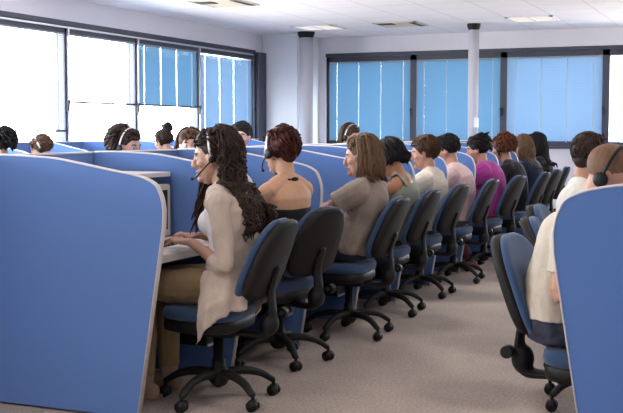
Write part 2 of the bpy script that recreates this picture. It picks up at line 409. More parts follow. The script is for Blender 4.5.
sheet('paper_sheet', -2.71, 4.75, .7225, .15, .21, .0012, -6, M['paper'], 'white paper sheet behind the hand of the woman in cardigan')
sheet('booklet', -2.785, 4.91, .7225, .24, .15, .022, 4, M['pink'], 'pinkish booklet lying against the second screen on the first desk')

# ------------------------------------------------------------------ office chair
def outline_back(n, zc, hh, hw):
    out = []
    for k in range(n):
        a = 2 * PI * k / n; c, s = math.cos(a), math.sin(a)
        e = .62
        y = hw * math.copysign(abs(c) ** e, c) * (1.0 - .20 * s); z = hh * math.copysign(abs(s) ** .72, s)
        out.append((y, zc + z))
    return out
def shaped(out, x0, x1, rnd, bend, tilt, zc, n_in=5):
    """pillow between x0 (rear) and x1 (front) following a closed (y,z) outline"""
    mb = MB(); n = len(out); cy = 0; rings = []
    prof = [(x0, .0), (x0, .5), (x0, 1 - rnd * 1.2), (x0 + (x1 - x0) * .12, 1 - rnd * .3), (x0 + (x1 - x0) * .5, 1), (x0 + (x1 - x0) * .85, 1 - rnd * .3), (x1, 1 - rnd * 1.2), (x1, .5), (x1 + .004, .0)]
    for x, s in prof[1:-1]:
        rings.append([(x, y * s, zc + (z - zc) * s) for y, z in out])
    def W(p):
        x, y, z = p
        return (x + bend * y * y - tilt * (z - zc), y, z)
    vs = [W(p) for r in rings for p in r]; m = len(rings)
    c0 = len(vs); vs += [W((prof[0][0], 0, zc)), W((prof[-1][0], 0, zc))]
    fs = [(i * n + k, (i + 1) * n + k, (i + 1) * n + (k + 1) % n, i * n + (k + 1) % n) for i in range(m - 1) for k in range(n)]
    fs += [(c0, k, (k + 1) % n) for k in range(n)] + [(c0 + 1, (m - 1) * n + (k + 1) % n, (m - 1) * n + k) for k in range(n)]
    return mb.add(vs, fs)
def make_chair(loc, rz, label):
    t = empty('office_chair', label, 'chair', loc, rz, 'blue office chairs')
    seat = MB(); ring = outline_back(40, 0, .235, .218)
    def lay(mb, z0, z1, rnd, sc):
        b = shaped([(y * sc, z * sc) for y, z in ring], z0, z1, rnd, 0, 0, 0)
        vs = [(v.z * .88 + .055, v.y, v.x) for v in b.v]
        vs = [(x, y, z - (.035 * max(0, (x - .19) / .08) ** 2 if x > .19 else 0)) for x, y, z in vs]
        mb.add(vs, [f[::-1] for f in b.f]); return mb
    lay(seat, .412, .472, .06, 1).build('seat', M['chair'], t)
    lay(MB(), .355, .418, .05, .97).build('seat_shell', M['black'], t)
    ob = outline_back(44, .695, .198, .205)
    shaped(ob, -.272, -.235, .07, .55, .38, .695).build('backrest', M['chair'], t)
    shaped([(y * .97, .695 + (z - .695) * .975) for y, z in ob], -.318, -.262, .10, .55, .38, .695).build('backrest_shell', M['shell'], t)
    b = MB(); b.tube([(-.02, 0, .345), (-.18, 0, .335), (-.255, 0, .345), (-.280, 0, .42), (-.275, 0, .55), (-.312, 0, .66)],
                     [(.04, .016), (.04, .018), (.045, .022), (.042, .02), (.035, .014), (.03, .01)], 12, side=(0, 1, 0), sm=4, rnd=True)
    b.ell((-.265, 0, .39), (.045, .055, .06)); b.build('back_bracket', M['black'], t, voxel=.008, relax=3)
    MB().cyl((-.30, -.085, .43), (0, 1, 0), .026, .04, 16).cyl((-.30, -.06, .43), (0, 1, 0), .01, .05, 10).build('tilt_knob', M['black'], t, bevel=.004)
    MB().tube([(.02, -.05, .34), (.03, -.2, .335), (.04, -.27, .345)], [.006, .006, .009], 8, sm=3, rnd=True).build('height_lever', M['black'], t)
    MB().box(-.11, .11, -.08, .08, .32, .357).build('tilt_mechanism', M['black'], t, smooth=False, bevel=.012)
    MB().tube([(0, 0, .10), (0, 0, .2), (0, 0, .2), (0, 0, .33)], [.033, .033, .026, .026], 18).build('lift_column', M['black'], t)
    MB().tube([(0, 0, .075), (0, 0, .10), (0, 0, .15), (0, 0, .165)], [.03, .05, .048, .036], 20).build('hub', M['shell'], t)
    for k in range(5):
        a = 2 * PI * k / 5 + R(4); d = V((math.cos(a), math.sin(a), 0)); q = V((-d.y, d.x, 0))
        MB().tube([d * .03 + V((0, 0, .135)), d * .12 + V((0, 0, .138)), d * .21 + V((0, 0, .118)), d * .275 + V((0, 0, .078))],
                  [(.028, .022), (.025, .021), (.022, .018), (.019, .015)], 10, side=q, sm=4, rnd=True).build('leg', M['shell'], t)
        c = MB(); p = d * .28
        c.cyl(p + V((0, 0, .065)), (0, 0, 1), .009, .03, 10)
        q2 = (q * math.cos(k * 1.3) + d * math.sin(k * 1.3))
        for s in (-1, 1): c.cyl(p + q2 * s * .016 + V((0, 0, .0275)) , q2, .027, .018, 18)
        c.ell(p + V((0, 0, .042)), (.024, .024, .016), nu=12, nv=8)
        c.build('caster', M['black'], t)
    return t

# ------------------------------------------------------------------ people
HEADPARTS = {}
def head_mesh(mb, T, male=False):
    w = 1.04 if male else 1.0
    mb.ell((-.012, 0, .032), (.095, .074 * w, .084), T, 28, 18)
    mb.tube([(.009, 0, .052), (.013, 0, .03), (.014, 0, .0), (.020, 0, -.035), (.030, 0, -.068), (.044, 0, -.092), (.054, 0, -.106)],
            [(.062, .068), (.069 * w, .074), (.068 * w, .072), (.062 * w, .064), (.053 * w, .054), (.036 * w, .040), (.018, .022)], 24, side=(0, 1, 0), sm=3, rnd=True, mtx=T)
    mb.ell((.083, 0, -.094), (.016, .020, .014), T)                                   # chin
    mb.ell((.080, 0, .028), (.012, .048, .010), T)                                    # brow
    mb.tube([(.083, 0, .022), (.094, 0, .002), (.105, 0, -.018), (.108, 0, -.027)], [(.008, .008), (.009, .010), (.012, .011), (.013, .010)], 12, side=(0, 1, 0), sm=3, rnd=True, mtx=T)
    for s in (-1, 1):
        mb.ell((.098, s * .011, -.030), (.010, .008, .007), T, 12, 8)
        mb.ell((.058, s * .040, -.018), (.026, .022, .020), T)                        # cheek
        mb.ell((-.010, s * .075 * w, -.008), (.020, .009, .032), T @ Matrix.Rotation(s * R(-14), 4, 'Z'), 14, 10)
    mb.ell((.086, 0, -.055), (.013, .024, .008), T); mb.ell((.084, 0, -.068), (.012, .021, .008), T)

def rotv(a): return V((math.sin(R(a)), 0, math.cos(R(a))))
def bez(a, b, c, t): return a * (1 - t) ** 2 + b * 2 * t * (1 - t) + c * t * t
class Person: pass

def person(label, loc, rz, head, sex='f', yaw=0, pitch=15, roll=0, hz=.572, skinc=(.55, .33, .22), shirt=None, trousers=None, shoes=None,
           hands=((.42, .10, .765), (.42, -.14, .765)), feet=.44, voxel=.008, far=False, bulge=-.05, size=1.0, legs=(.115, .115), group=None, eyes=True, hg=.022, sdx=.01, armk=1.0, push=.03):
    """head = centre of the head in the person's own frame (x forward, y to the person's left)"""
    if not far: loc = tuple(V(loc) + Matrix.Rotation(rz, 3, 'Z') @ V((push, 0, 0))); head = (head[0] - push, head[1], head[2])
    P = Person(); root = empty('person', label, 'person', loc, rz, group); P.root = root
    male = sex == 'm'; Pv = V((0, 0, hz)); Hd = V(head); P.H = Hd; P.hg = hg
    up = rotv(pitch * .7 + 8); NB = Hd - up * .155 - V((.012, 0, 0)); P.NB = NB
    ctrl = (Pv + NB) / 2 + V((bulge, 0, .03))
    sp = lambda t: bez(Pv, ctrl, NB, t) if t >= 0 else Pv + V((0, 0, t * .6))
    P.sp = sp
    fw = 1.0
    ringT = [(-.12, .150, .100), (0, .172, .122), (.18, .158, .112), (.40, .152 if male else .132, .108 if male else .095), (.60, .168 if male else .148, .112 if male else .102),
             (.76, .180 if male else .158, .112 if male else .10), (.87, .160 if male else .14, .088 if male else .08), (.94, .105, .066), (1.0, .056, .054)]
    ringT = [(t, a * size, b * size) for t, a, b in ringT]; P.ring = ringT
    def ringat(t):
        for (t0, a0, b0), (t1, a1, b1) in zip(ringT, ringT[1:]):
            if t <= t1: u = (t - t0) / (t1 - t0); return a0 + (a1 - a0) * u, b0 + (b1 - b0) * u
        return ringT[-1][1:]
    P.ringat = ringat
    def torso(mb, t0, t1, g, n=22, shift=0):
        ts = [t0 + (t1 - t0) * k / 14 for k in range(15)]
        mb.tube([sp(t) + V((shift, 0, 0)) for t in ts], [(ringat(t)[0] + g, ringat(t)[1] + g) for t in ts], n, side=(0, 1, 0))
    P.torso = torso
    tang = (sp(.8) - sp(.6)).normalized(); fwd = V((0, 1, 0)).cross(tang).normalized(); P.fwd = fwd
    sw = (.178 if male else .155) * size
    arms = []
    for s, h in ((1, hands[0]), (-1, hands[1])):
        S = sp(.84) + V((sdx, s * sw, 0)); Wp = V(h[:3]); l1, l2 = .285 * size, .25 * size
        if len(h) > 3: E = V(h[3:6])
        else:
            d = Wp - S; L = min(d.length, l1 + l2 - .005); Wp = S + d.normalized() * L; a = (l1 * l1 - l2 * l2 + L * L) / (2 * L); hh = math.sqrt(max(0, l1 * l1 - a * a))
            dn = d.normalized(); pole = V((-.25, s * .95, -.7)); pole = (pole - dn * pole.dot(dn)).normalized()
            E = S + dn * a + pole * hh
        if not far:
            ex = loc[0] + 2.60 if abs(rz) > 1 else -.5 - loc[0]
            if E.x + .06 > ex: E.z = max(E.z, .735 + .068)
        arms.append((S, E, Wp, s))
    P.arms = arms
    lg = []
    for s, yk in ((1, legs[0]), (-1, legs[1])):
        fx = feet if not hasattr(feet, '__len__') else feet[0 if s > 0 else 1]
        hp = Pv + V((0, s * .088, 0)); kn = V((.43, s * yk, .542)); an = V((fx, s * yk, .085))
        lg.append((hp, kn, an, s))
    P.legs = lg
    def arm(mb, g=0, f0=0.0, f1=2.0, n=12, puff=0):
        for S, E, Wp, s in arms:
            mid = (S + E) / 2; pts = [S + V((0, -s * .03, .005)), S, mid, E, (E + Wp) / 2, Wp]
            rr = [.048, .050 if male else .046, .045 if male else .040, .038 if male else .034, .036 if male else .032, .025]
            us = [0, .05, .5, 1, 1.5, 2]; k = [i for i, u in enumerate(us) if u <= f1 + 1e-6]
            p2 = [pts[i] for i in k]; r2 = [rr[i] * size * armk + g + (puff if us[i] in (.05, .5) else 0) for i in k]
            if f1 not in us:
                i = max(k); u = (f1 - us[i]) / (us[i + 1] - us[i]); p2.append(pts[i].lerp(pts[i + 1], u)); r2.append((rr[i] * (1 - u) + rr[i + 1] * u) * size * armk + g + puff)
            mb.tube(p2, r2, n, sm=4)
    P.arm = arm
    def leg(mb, g=0, n=14, cut=1.0):
        for hp, kn, an, s in lg:
            mb.tube([hp + V((-.05, 0, .0)), hp, hp.lerp(kn, .5), kn + V((-.02, 0, .01)), kn + V((.012, 0, -.04)), kn.lerp(an, .4), kn.lerp(an, .93 * cut)],
                    [.08 + g, .083 + g, .073 + g, .058 + g, .054 + g, .052 + g, .036 + g * 1.6], n, sm=4)
    P.leg = leg
    # ---- body, one skin
    T = Matrix.Translation(Hd) @ Matrix.Rotation(R(yaw), 4, 'Z') @ Matrix.Rotation(R(pitch), 4, 'Y') @ Matrix.Rotation(R(roll), 4, 'X'); P.T = T
    b = MB(); torso(b, -.12, 1.0, 0)
    if not male:
        for s in (-1, 1): b.ell(sp(.64) + fwd * .072 + V((0, s * .065, 0)), (.055, .062, .062))
    b.tube([NB - up * .05, NB + up * .03, T @ V((-.022, 0, -.03))], [.064, .052 if not male else .058, .05 if not male else .057], 16, sm=3)
    b.tube([sp(.84) + V((0, -sw, -.005)), sp(.9) + V((0, -sw * .5, .012)), sp(.93) + V((0, 0, .02)), sp(.9) + V((0, sw * .5, .012)), sp(.84) + V((0, sw, -.005))],
           [.046 * size, .048, .05, .048, .046 * size], 14, sm=3)
    head_mesh(b, T, male); arm(b); leg(b)
    for hp, kn, an, s in lg:
        b.tube([an + V((-.03, 0, -.035)), an + V((.04, 0, -.03)), an + V((.12, 0, -.05)), an + V((.18, 0, -.06))], [(.03, .03), (.036, .034), (.04, .022), (.03, .014)], 12, side=(0, 1, 0), rnd=True)
    for S, E, Wp, s in arms:
        d = (Wp - E).normalized(); d = (d * .55 + V((.8, -s * .12, -.10))).normalized()
        if Wp.z < .74 + .05: d.z = min(d.z, .02); d = d.normalized()
        side = V((0, 0, 1)).cross(d).normalized(); nn = d.cross(side)
        b.tube([Wp - d * .01, Wp + d * .03, Wp + d * .085], [(.025, .02), (.036, .017), (.04, .014)], 12, side=side, rnd=True)
        P.tips = getattr(P, 'tips', [])
        for j, (o, L) in enumerate(((-.030, .064), (-.010, .075), (.011, .070), (.030, .055))):
            p0 = Wp + d * .08 + side * o; p1 = p0 + d * L * .45 + nn * .010 + side * o * .12; p2 = p0 + d * L * .8 - nn * .006 + side * o * .2; p3 = p0 + d * L * .97 - nn * .022 + side * o * .22
            b.tube([p0 - d * .02, p0, p1, p2, p3], [.009, .0095, .009, .008, .0065], 8, sm=2, rnd=True); P.tips.append((p3, (p3 - p2).normalized(), nn, s))
        ts = -s if False else (-1 if s > 0 else 1)
        q0 = Wp + d * .025 + side * ts * .03; q1 = q0 + d * .03 + side * ts * .026 - nn * .006; q2 = q1 + d * .035 + side * ts * .006 - nn * .01
        b.tube([q0 - side * ts * .015, q0, q1, q2], [.012, .012, .010, .008], 8, sm=3, rnd=True)
    P.skin = skin(skinc)
    b.build('body', P.skin, root, voxel=voxel, relax=3)
    # ---- face details
    if eyes:
        for s in (-1, 1):
            e = MB(); c = V((.0705, s * .031, .006)); e.ell(c, .0115, T, 14, 10)
            for i, f in enumerate(e.f):
                ctr = sum((e.v[j] for j in f), V()) / len(f); l = T.inverted() @ ctr - c
                if l.x > .0092: e.mi[i] = 1
            e.build('eye', [M['eye_white'], M['iris']], root)
        return_brow = True
    P.shoe_m = shoes
    return P

def brows(P, m):
    for s in (-1, 1):
        MB().tube([(.086, s * .016, .027), (.085, s * .032, .033), (.073, s * .05, .028)], [(.003, .004), (.0032, .004), (.002, .003)], 8, sm=3, rnd=True, mtx=P.T).build('eyebrow', m, P.root)
    MB().ell((.0905, 0, -.0555), (.0105, .021, .0062), P.T).ell((.089, 0, -.067), (.0100, .018, .0065), P.T).build('lips', M['lips'], P.root)

def garment(P, name, m, t0=.0, t1=.95, sleeve=None, g=.014, voxel=.008, bust=True, puff=0, fold=(.006, 11), shift=0, shoulders=True, extra=None):
    b = MB(); P.torso(b, t0, t1, g, shift=shift)
    if bust:
        for s in (-1, 1): b.ell(P.sp(.64) + P.fwd * .072 + V((shift, s * .062, 0)), (.055 + g, .064 + g, .060 + g))
    if shoulders:
        S = [a[0] for a in P.arms]
        b.tube([S[1] + V((0, 0, -.005)), P.sp(.9) + V((0, -abs(S[1].y) * .5, .012)), P.sp(.92) + V((-.006, 0, .008)), P.sp(.9) + V((0, abs(S[0].y) * .5, .012)), S[0] + V((0, 0, -.005))],
               [.048 + g, .046 + g, .046 + g, .046 + g, .048 + g], 14, sm=3)
    if sleeve is not None: P.arm(b, g, 0, sleeve, puff=puff)
    if extra: extra(b)
    return b.build(name, m, P.root, voxel=voxel, relax=2, fold=fold)
def pants(P, name, m, g=.011, voxel=.009, top=.2, fold=(.005, 14), cut=1.0):
    b = MB(); P.torso(b, -.13, top, g); P.leg(b, g, cut=cut); return b.build(name, m, P.root, voxel=voxel, relax=2, fold=fold)
def footwear(P, m, high=0):
    for hp, kn, an, s in P.legs:
        b = MB(); b.tube([an + V((-.045, 0, -.045)), an + V((.03, 0, -.040)), an + V((.12, 0, -.052)), an + V((.20, 0, -.060))], [(.036, .037), (.042, .042), (.046, .029), (.036, .021)], 14, side=(0, 1, 0), rnd=True)
        b.tube([an + V((0, 0, -.03)), an + V((0, 0, .03 + high))], [.044, .05], 14)
        b.box(-.08 + an.x, an.x + .22, an.y - .038, an.y + .038, 0.001, .018)
        b.build('shoe', m, P.root, voxel=.006, relax=2)

# ---- hair
def push_out(P, p, front=False, g=None):
    g = P.hg if g is None else g
    if p.z > P.NB.z + .02 or p.z < P.sp(0).z - .05: return p
    t = 0
    for k in range(21):
        if P.sp(k / 20).z <= p.z: t = k / 20
    c = P.sp(t); a, b = P.ringat(t); a += g + .008; b += g + .006
    if t > .8: a = max(a, .15); b = max(b, .075)
    if .5 < t < .8 and p.x > c.x: b += .05
    if t > .55: a = max(a, abs(P.arms[0][0].y) + .065); b = max(b, .07 + g)
    w = math.sqrt(max(0, 1 - min(1, abs(p.y / a)) ** 2.5))
    if front:
        lim = c.x + b * w
        return V((max(p.x, lim), p.y, p.z))
    lim = c.x - b * w
    if abs(p.y) < a and p.x > lim: return V((lim, p.y, p.z))
    return p
def scalp(mb, P, grow=0, c=(-.025, 0, .038), r=(.100, .083, .092), front=True):
    mb.ell(c, (r[0] + grow, r[1] + grow, r[2] + grow), P.T, 28, 20)
    if front: mb.ell((-.006, 0, .072), (.084 + grow, .068 + grow, .050 + grow), P.T, 24, 16)
def locks(mb, P, n, length, amp=0.0, freq=5, rad=.008, phi=(50, 310), el=(15, 75), off=.004, spread=0.0, body=True, ns=12, jitter=.3, front=False):
    c = V((-.022, 0, .040)); r = V((.100, .085, .093))
    for i in range(n):
        ph = R(phi[0] + (phi[1] - phi[0]) * ((i + random.random()) / n)); e0 = R(random.uniform(*el)); L = length * random.uniform(1 - jitter, 1.08)
        o = off * random.uniform(.3, 1.6); ps = []; seed = random.random() * 50; e = e0
        for k in range(5):
            ee = e0 + (R(-8) - e0) * k / 4
            d = V((math.cos(ee) * math.cos(ph) * (r.x + o), math.cos(ee) * math.sin(ph) * (r.y + o), math.sin(ee) * (r.z + o)))
            ps.append(P.T @ (c + d))
        base = ps[-1]; outw = (base - P.H); outw.z = 0; outw = outw.normalized()
        for k in range(1, ns + 1):
            u = k / ns; q = base + V((0, 0, -L * u)) + outw * (spread * math.sin(min(1, u * 1.4) * PI / 2))
            ps.append(push_out(P, q, front) if body else q)
        if amp:
            ps = [p + V((noise.noise(V((seed, k * freq / ns, 0))), noise.noise(V((seed, 9, k * freq / ns))), 0)) * amp * (min(1, k / 4)) * 2.2 + outw.cross(V((0, 0, 1))) * math.sin(k * freq * .35 + seed) * amp * min(1, k / 4) * .8 for k, p in enumerate(ps)]
        m = len(ps); mb.tube(ps, [rad * (.55 + .6 * math.sin(PI * min(1, (k + 1) / m * .9))) * (1 if k < m - 3 else (m - k) / 3.2) for k in range(m)], 5)
def tufts(mb, P, n, L=.02, rad=.006, phi=(40, 320), el=(-20, 85), c=(-.022, 0, .039), r=(.100, .083, .092), lie=.7, back=0.5):
    c = V(c)
    for i in range(n):
        ph = R(random.uniform(*phi)); e = R(random.uniform(*el))
        if math.cos(ph) > .6 and e < R(48): continue
        d = V((math.cos(e) * math.cos(ph) * r[0], math.cos(e) * math.sin(ph) * r[1], math.sin(e) * r[2])); nrm = V((d.x / r[0] ** 2, d.y / r[1] ** 2, d.z / r[2] ** 2)).normalized()
        down = V((-back, 0, -1)) + V((random.uniform(-.5, .5), random.uniform(-.5, .5), 0)); tn = (down - nrm * down.dot(nrm)).normalized()
        p = c + d; g = (tn * lie + nrm * (1 - lie)).normalized()
        mb.tube([p - g * L * .4, p + g * L * .5, p + g * L + tn * L * .3], [rad * .9, rad, rad * .35], 5, mtx=P.T)

def fringe(mb, P, n=70, rad=.0065, L=.055):
    for i in range(n):
        ph = R(random.uniform(-75, 75)); e = R(random.uniform(2, 75)); c = V((-.006, 0, .072)); r = (.084, .068, .050)
        d = V((math.cos(e) * math.cos(ph) * r[0], math.cos(e) * math.sin(ph) * r[1], math.sin(e) * r[2])); nrm = V((d.x / r[0] ** 2, d.y / r[1] ** 2, d.z / r[2] ** 2)).normalized()
        g = V((-1, random.uniform(-.5, .5) + d.y * 8, -.2)); g = (g - nrm * g.dot(nrm)).normalized(); p = c + d
        mb.tube([p, p + g * L * .5 + nrm * .003, p + g * L], [rad, rad, rad * .5], 5, mtx=P.T)

def headset(P, label, band='black', boom=True, dx=0.0, pad=1.0):
    root = empty('headset', label, 'headset', P.root.matrix_basis @ (P.T @ V((0, 0, 0))) if False else (0, 0, 0), 0)
    W = Matrix.Translation(P.root.location) @ Matrix.Rotation(P.root.rotation_euler.z, 4, 'Z') @ P.T
    root.matrix_world = W
    pts = [(dx + .002, .096 * math.cos(a), .012 + .124 * math.sin(a)) for a in [R(-6 + 192 * k / 20) for k in range(21)]]
    MB().tube(pts, [(.007, .0035)], 8, side=(1, 0, 0)).build('headband', M[band], root)
    for s in (-1, 1):
        MB().tube([(dx, s * .080, -.010), (dx, s * .090, -.010), (dx, s * .098, -.010), (dx, s * .104, -.010)], [.020 * pad, .029 * pad, .029 * pad, .018 * pad], 18, side=(1, 0, 0)).build('ear_cushion', M['black'], root)
    if boom:
        b = MB().tube([(.005, .100, -.016), (.045, .095, -.045), (.085, .070, -.072), (.112, .040, -.082)], [.0038], 8, sm=5).build('microphone_boom', M['black'], root)
        MB().ell((.116, .036, -.083), (.011, .009, .009)).build('microphone', M['black'], b)
    return root

seat_lab = {}
def world_head(loc, rz, hw):
    d = V(hw) - V(loc); return Matrix.Rotation(-rz, 3, 'Z') @ d

#--PEOPLE--
LAMPS = ((-2.88, 8.1, 26), (-5.88, 6.3, 14), (-2.88, 2.1, 26), (.12, 5.1, 28), (.12, 11.1, 22), (.12, -.9, 22), (-3.48, -.9, 16), (3.12, 2.1, 20), (3.12, 8.1, 20))  # position and energy of extra area lights added out of view
# ---- chairs of the near row, then of the facing row
chair0 = None
def put_chair(x, y, rz, label):
    global chair0
    if chair0 is None: chair0 = make_chair((x, y, 0), rz, label); return chair0
    return copy_tree(chair0, (x, y, 0), rz, label)
CH = [(-2.430, 4.57, 4), (-2.535, 5.49, -14), (-2.460, 6.40, 3), (-2.520, 7.30, 2), (-2.550, 8.20, -2), (-2.525, 9.10, 3), (-2.480, 10.0, -3), (-2.420, 10.92, 2), (-2.460, 11.82, -2), (-2.520, 12.72, 6)]
for k, (x, y, a) in enumerate(CH):
    put_chair(x, y, PI + R(a), 'blue-edged black-backed office chair under ' + who[k])
put_chair(-.63, 4.24, R(-6), 'blue office chair under the man in beige T-shirt')
put_chair(-.72, 5.20, R(8), 'empty blue office chair just beyond the man in beige T-shirt')
put_chair(-.87, 6.06, 0, 'office chair under the man in cream shirt with grey collar')

HB = dict(black=hairm('black_hair', (.010, .008, .009)), dark=hairm('dark_brown_hair', (.032, .018, .013)), brown=hairm('brown_hair', (.070, .036, .020)),
          light=hairm('streaked_brown_hair', (.125, .070, .040)), auburn=hairm('auburn_hair', (.062, .018, .012)), red=hairm('red_brown_hair', (.12, .035, .018)), buzz=hairm('cropped_brown_hair', (.17, .092, .056)))
def hair(P, m, fn, fr=True):
    b = MB(); fn(b)
    if fr: fringe(b, P)
    return b.build('hair', HB[m], P.root)

# woman in beige cardigan ------------------------------------------------------------------
P = person('woman in long beige cardigan with long dark curls typing at the nearest desk', (-2.35, 4.58, 0), PI, (.092, .02, 1.176), yaw=20, pitch=10, hg=.026, sdx=-.035, armk=.88, push=.012,
           skinc=(.50, .29, .20), hands=((.165, .10, .772, -.065, .20, .68), (.215, -.10, .785)), feet=.42, voxel=.0055, bulge=-.045)
brows(P, HB['dark'])
def h1(b):
    scalp(b, P); tufts(b, P, 260, .05, .006, (24, 336), (5, 88), lie=.95, back=.9)
    locks(b, P, 300, .40, .013, 11, .0062, (104, 265), (10, 78), .016, .006, ns=18, jitter=.45)
    locks(b, P, 70, .36, .012, 11, .006, (262, 296), (10, 60), .010, .012, ns=14, front=True)
    for i in range(46):
        y0 = random.uniform(-.12, -.03); dz = random.uniform(0, .09); w0 = random.uniform(0, 6); st = P.T @ V((random.uniform(-.01, .03), -.078, random.uniform(-.05, .02)))
        b.tube([st] + [V((st.x + .02 + .075 * u + .012 * math.sin(w0 + 9 * u) + .012 * i / 46, st.y * (1 - u) + y0 * u + .010 * math.cos(w0 + 9 * u), st.z * (1 - u) + (.80 + dz) * u)) for u in (.15, .3, .45, .6, .75, .9, 1)], [.006] * 6 + [.005, .002], 5, sm=2)
    for i in range(40):
        d = V((random.uniform(-.08, .04), random.uniform(-.05, .05), .125)); b.tube([P.T @ (d + V((.01, 0, -.02))), P.T @ (d + V((-.012, .004, .006))), P.T @ (d + V((-.045, .01, -.012)))], [.012, .014, .006], 6, sm=2)
hair(P, 'dark', h1)
m = cloth('white_cotton', (.78, .76, .76)); garment(P, 'tank_top', m, -.02, .86, None, .008, .007, shoulders=False, fold=(.003, 12))
m = cloth('beige_knit', (.50, .405, .335))
def skirt(b):
    for s in (1, -1):
        n, k = 15, 9; vs = []; top = P.sp(.16).z
        for th_ in (0, .014):
            for i in range(n):
                a = R(150 - 82 * i / (n - 1)); fr = i / (n - 1)
                hem = .45 - .14 * max(0, (fr - .45) / .55) ** 1.2
                if fr < .3: hem = .47
                for j in range(k):
                    u = j / (k - 1); z = top + (hem - top) * u
                    rx = .135 + .02 * u; ry = .185 + .075 * min(1, u * 1.6)
                    wv = .010 * math.sin(a * 13) * u
                    vs.append(P.sp(.1) * 1 + V((math.cos(a) * (rx + wv + th_), s * math.sin(a) * (ry + wv + th_), z - P.sp(.1).z)))
        fs = []; N = n * k
        for i in range(n - 1):
            for j in range(k - 1):
                q = (i * k + j, (i + 1) * k + j, (i + 1) * k + j + 1, i * k + j + 1)
                fs.append(q); fs.append(tuple(x + N for x in q[::-1]))
        bd = [i * k for i in range(n)] + [(n - 1) * k + j for j in range(1, k)] + [i * k + k - 1 for i in range(n - 2, -1, -1)] + [j for j in range(k - 2, 0, -1)]
        for p_, q_ in zip(bd, bd[1:] + bd[:1]): fs.append((q_, p_, p_ + N, q_ + N))
        b.add(vs, fs)
garment(P, 'cardigan', m, .05, .93, 1.32, .014, .007, bust=False, fold=(.010, 15), shift=-.022, extra=skirt)
pants(P, 'trousers', cloth('khaki_cotton', (.30, .205, .10)), .012, .008, .14)
footwear(P, cloth('tan_suede', (.36, .25, .17)), .06)
for p3, d, nn, s in P.tips: MB().ell((0, 0, 0), (.006, .0045, .0025), Matrix.Translation(P.root.location * 0 + p3 + nn * .005) @ d.to_track_quat('X', 'Z').to_matrix().to_4x4(), 8, 6).build('fingernail', M['nail'], P.root)
headset(P, 'black headset on the long dark curls of the woman in cardigan', 'silver', pad=.55)

# woman in black halter top ------------------------------------------------------------------
P = person('woman with bare back in black halter top and auburn updo', (-2.475, 5.47, 0), PI - R(20), (.035, .02, 1.185), yaw=0, legs=(.14, .02), pitch=12, skinc=(.58, .33, .20),
           hands=((.30, .15, .80), (.33, -.12, .80)), voxel=.006, bulge=-.04)
brows(P, HB['dark'])
def h2(b):
    scalp(b, P, .003); b.ell((-.045, 0, .065), (.075, .068, .060), P.T); b.ell((-.085, .0, .02), (.050, .060, .065), P.T); b.ell((-.065, 0, -.03), (.042, .05, .045), P.T)
    tufts(b, P, 190, .042, .009, (30, 330), (-30, 80), c=(-.034, 0, .038), r=(.098, .080, .086), lie=.86, back=.6)
hair(P, 'auburn', h2)
mb = cloth('black_jersey', (.012, .011, .013)); garment(P, 'halter_top', mb, -.04, .64, None, .010, .007, shoulders=False, fold=(.003, 12))
MB().tube([P.NB + V((.055 * math.cos(a), .062 * math.sin(a), .015 + .02 * math.cos(a))) for a in [2 * PI * k / 24 for k in range(25)]], [(.008, .006)], 8).ell(P.NB + V((-.062, .0, .0)), (.012, .028, .012)).build('neck_tie', mb, P.root)
pants(P, 'trousers', cloth('black_denim', (.018, .018, .024)), voxel=.009); footwear(P, M['black'])
headset(P, 'headset with pale band on the auburn updo', 'silver')

# woman in taupe blouse ------------------------------------------------------------------
P = person('woman in taupe puff-sleeved blouse with straight streaked shoulder-length hair', (-2.40, 6.40, 0), PI, (-.028, .03, 1.135), yaw=14, pitch=8, skinc=(.52, .27, .19),
           hands=((.33, .13, .80), (.34, -.12, .80)), voxel=.006, bulge=-.07)
brows(P, HB['brown'])
def h3(b):
    scalp(b, P, .002); locks(b, P, 130, .17, .005, 4, .0095, (75, 285), (10, 80), .012, .018, ns=8, jitter=.16); tufts(b, P, 60, .06, .008, (25, 335), (20, 88), lie=.96, back=.8)
    b.ell((.0, .02, .128), (.02, .012, .010), P.T)
hair(P, 'light', h3)
garment(P, 'blouse', cloth('taupe_linen', (.285, .23, .185)), -.06, .96, .62, .020, .008, puff=.014, fold=(.009, 13)); pants(P, 'jeans', cloth('dark_denim', (.022, .028, .048))); footwear(P, M['black'])
headset(P, 'thin dark headset on streaked straight brown hair', 'black', False)

# person in sage top ------------------------------------------------------------------
P = person('person in sage green sleeveless top with black hair bent over the desk', (-2.46, 7.30, 0), PI, (.035, .03, 1.105), yaw=10, pitch=30, skinc=(.46, .22, .12),
           hands=((.36, .14, .80), (.36, -.12, .80)), voxel=.007, bulge=-.09)
def h4(b):
    scalp(b, P, .006); locks(b, P, 70, .09, .008, 4, .011, (80, 280), (10, 80), .010, .01, ns=6); b.ell((-.10, .0, -.05), (.05, .045, .04), P.T); tufts(b, P, 30, .07, .010, (150, 210), (-40, -10), lie=.5)
hair(P, 'black', h4)
garment(P, 'tank_top', cloth('sage_cotton', (.27, .31, .24)), -.06, .88, None, .014, shoulders=False); MB().tube([P.sp(.85) + V((-.075, .10, .0)), P.sp(.93) + V((0, .10, .058)), P.sp(.84) + V((.08, .09, .0))], [(.024, .006)], 8, sm=4).build('strap', bpy.data.materials['sage_cotton'], P.root)
MB().tube([P.sp(.85) + V((-.075, -.10, .0)), P.sp(.93) + V((0, -.10, .058)), P.sp(.84) + V((.08, -.09, .0))], [(.024, .006)], 8, sm=4).build('strap', bpy.data.materials['sage_cotton'], P.root)
pants(P, 'trousers', cloth('charcoal_cotton', (.02, .02, .022))); footwear(P, M['black'])
headset(P, 'dark headset on the bowed black hair above the sage top', 'black')

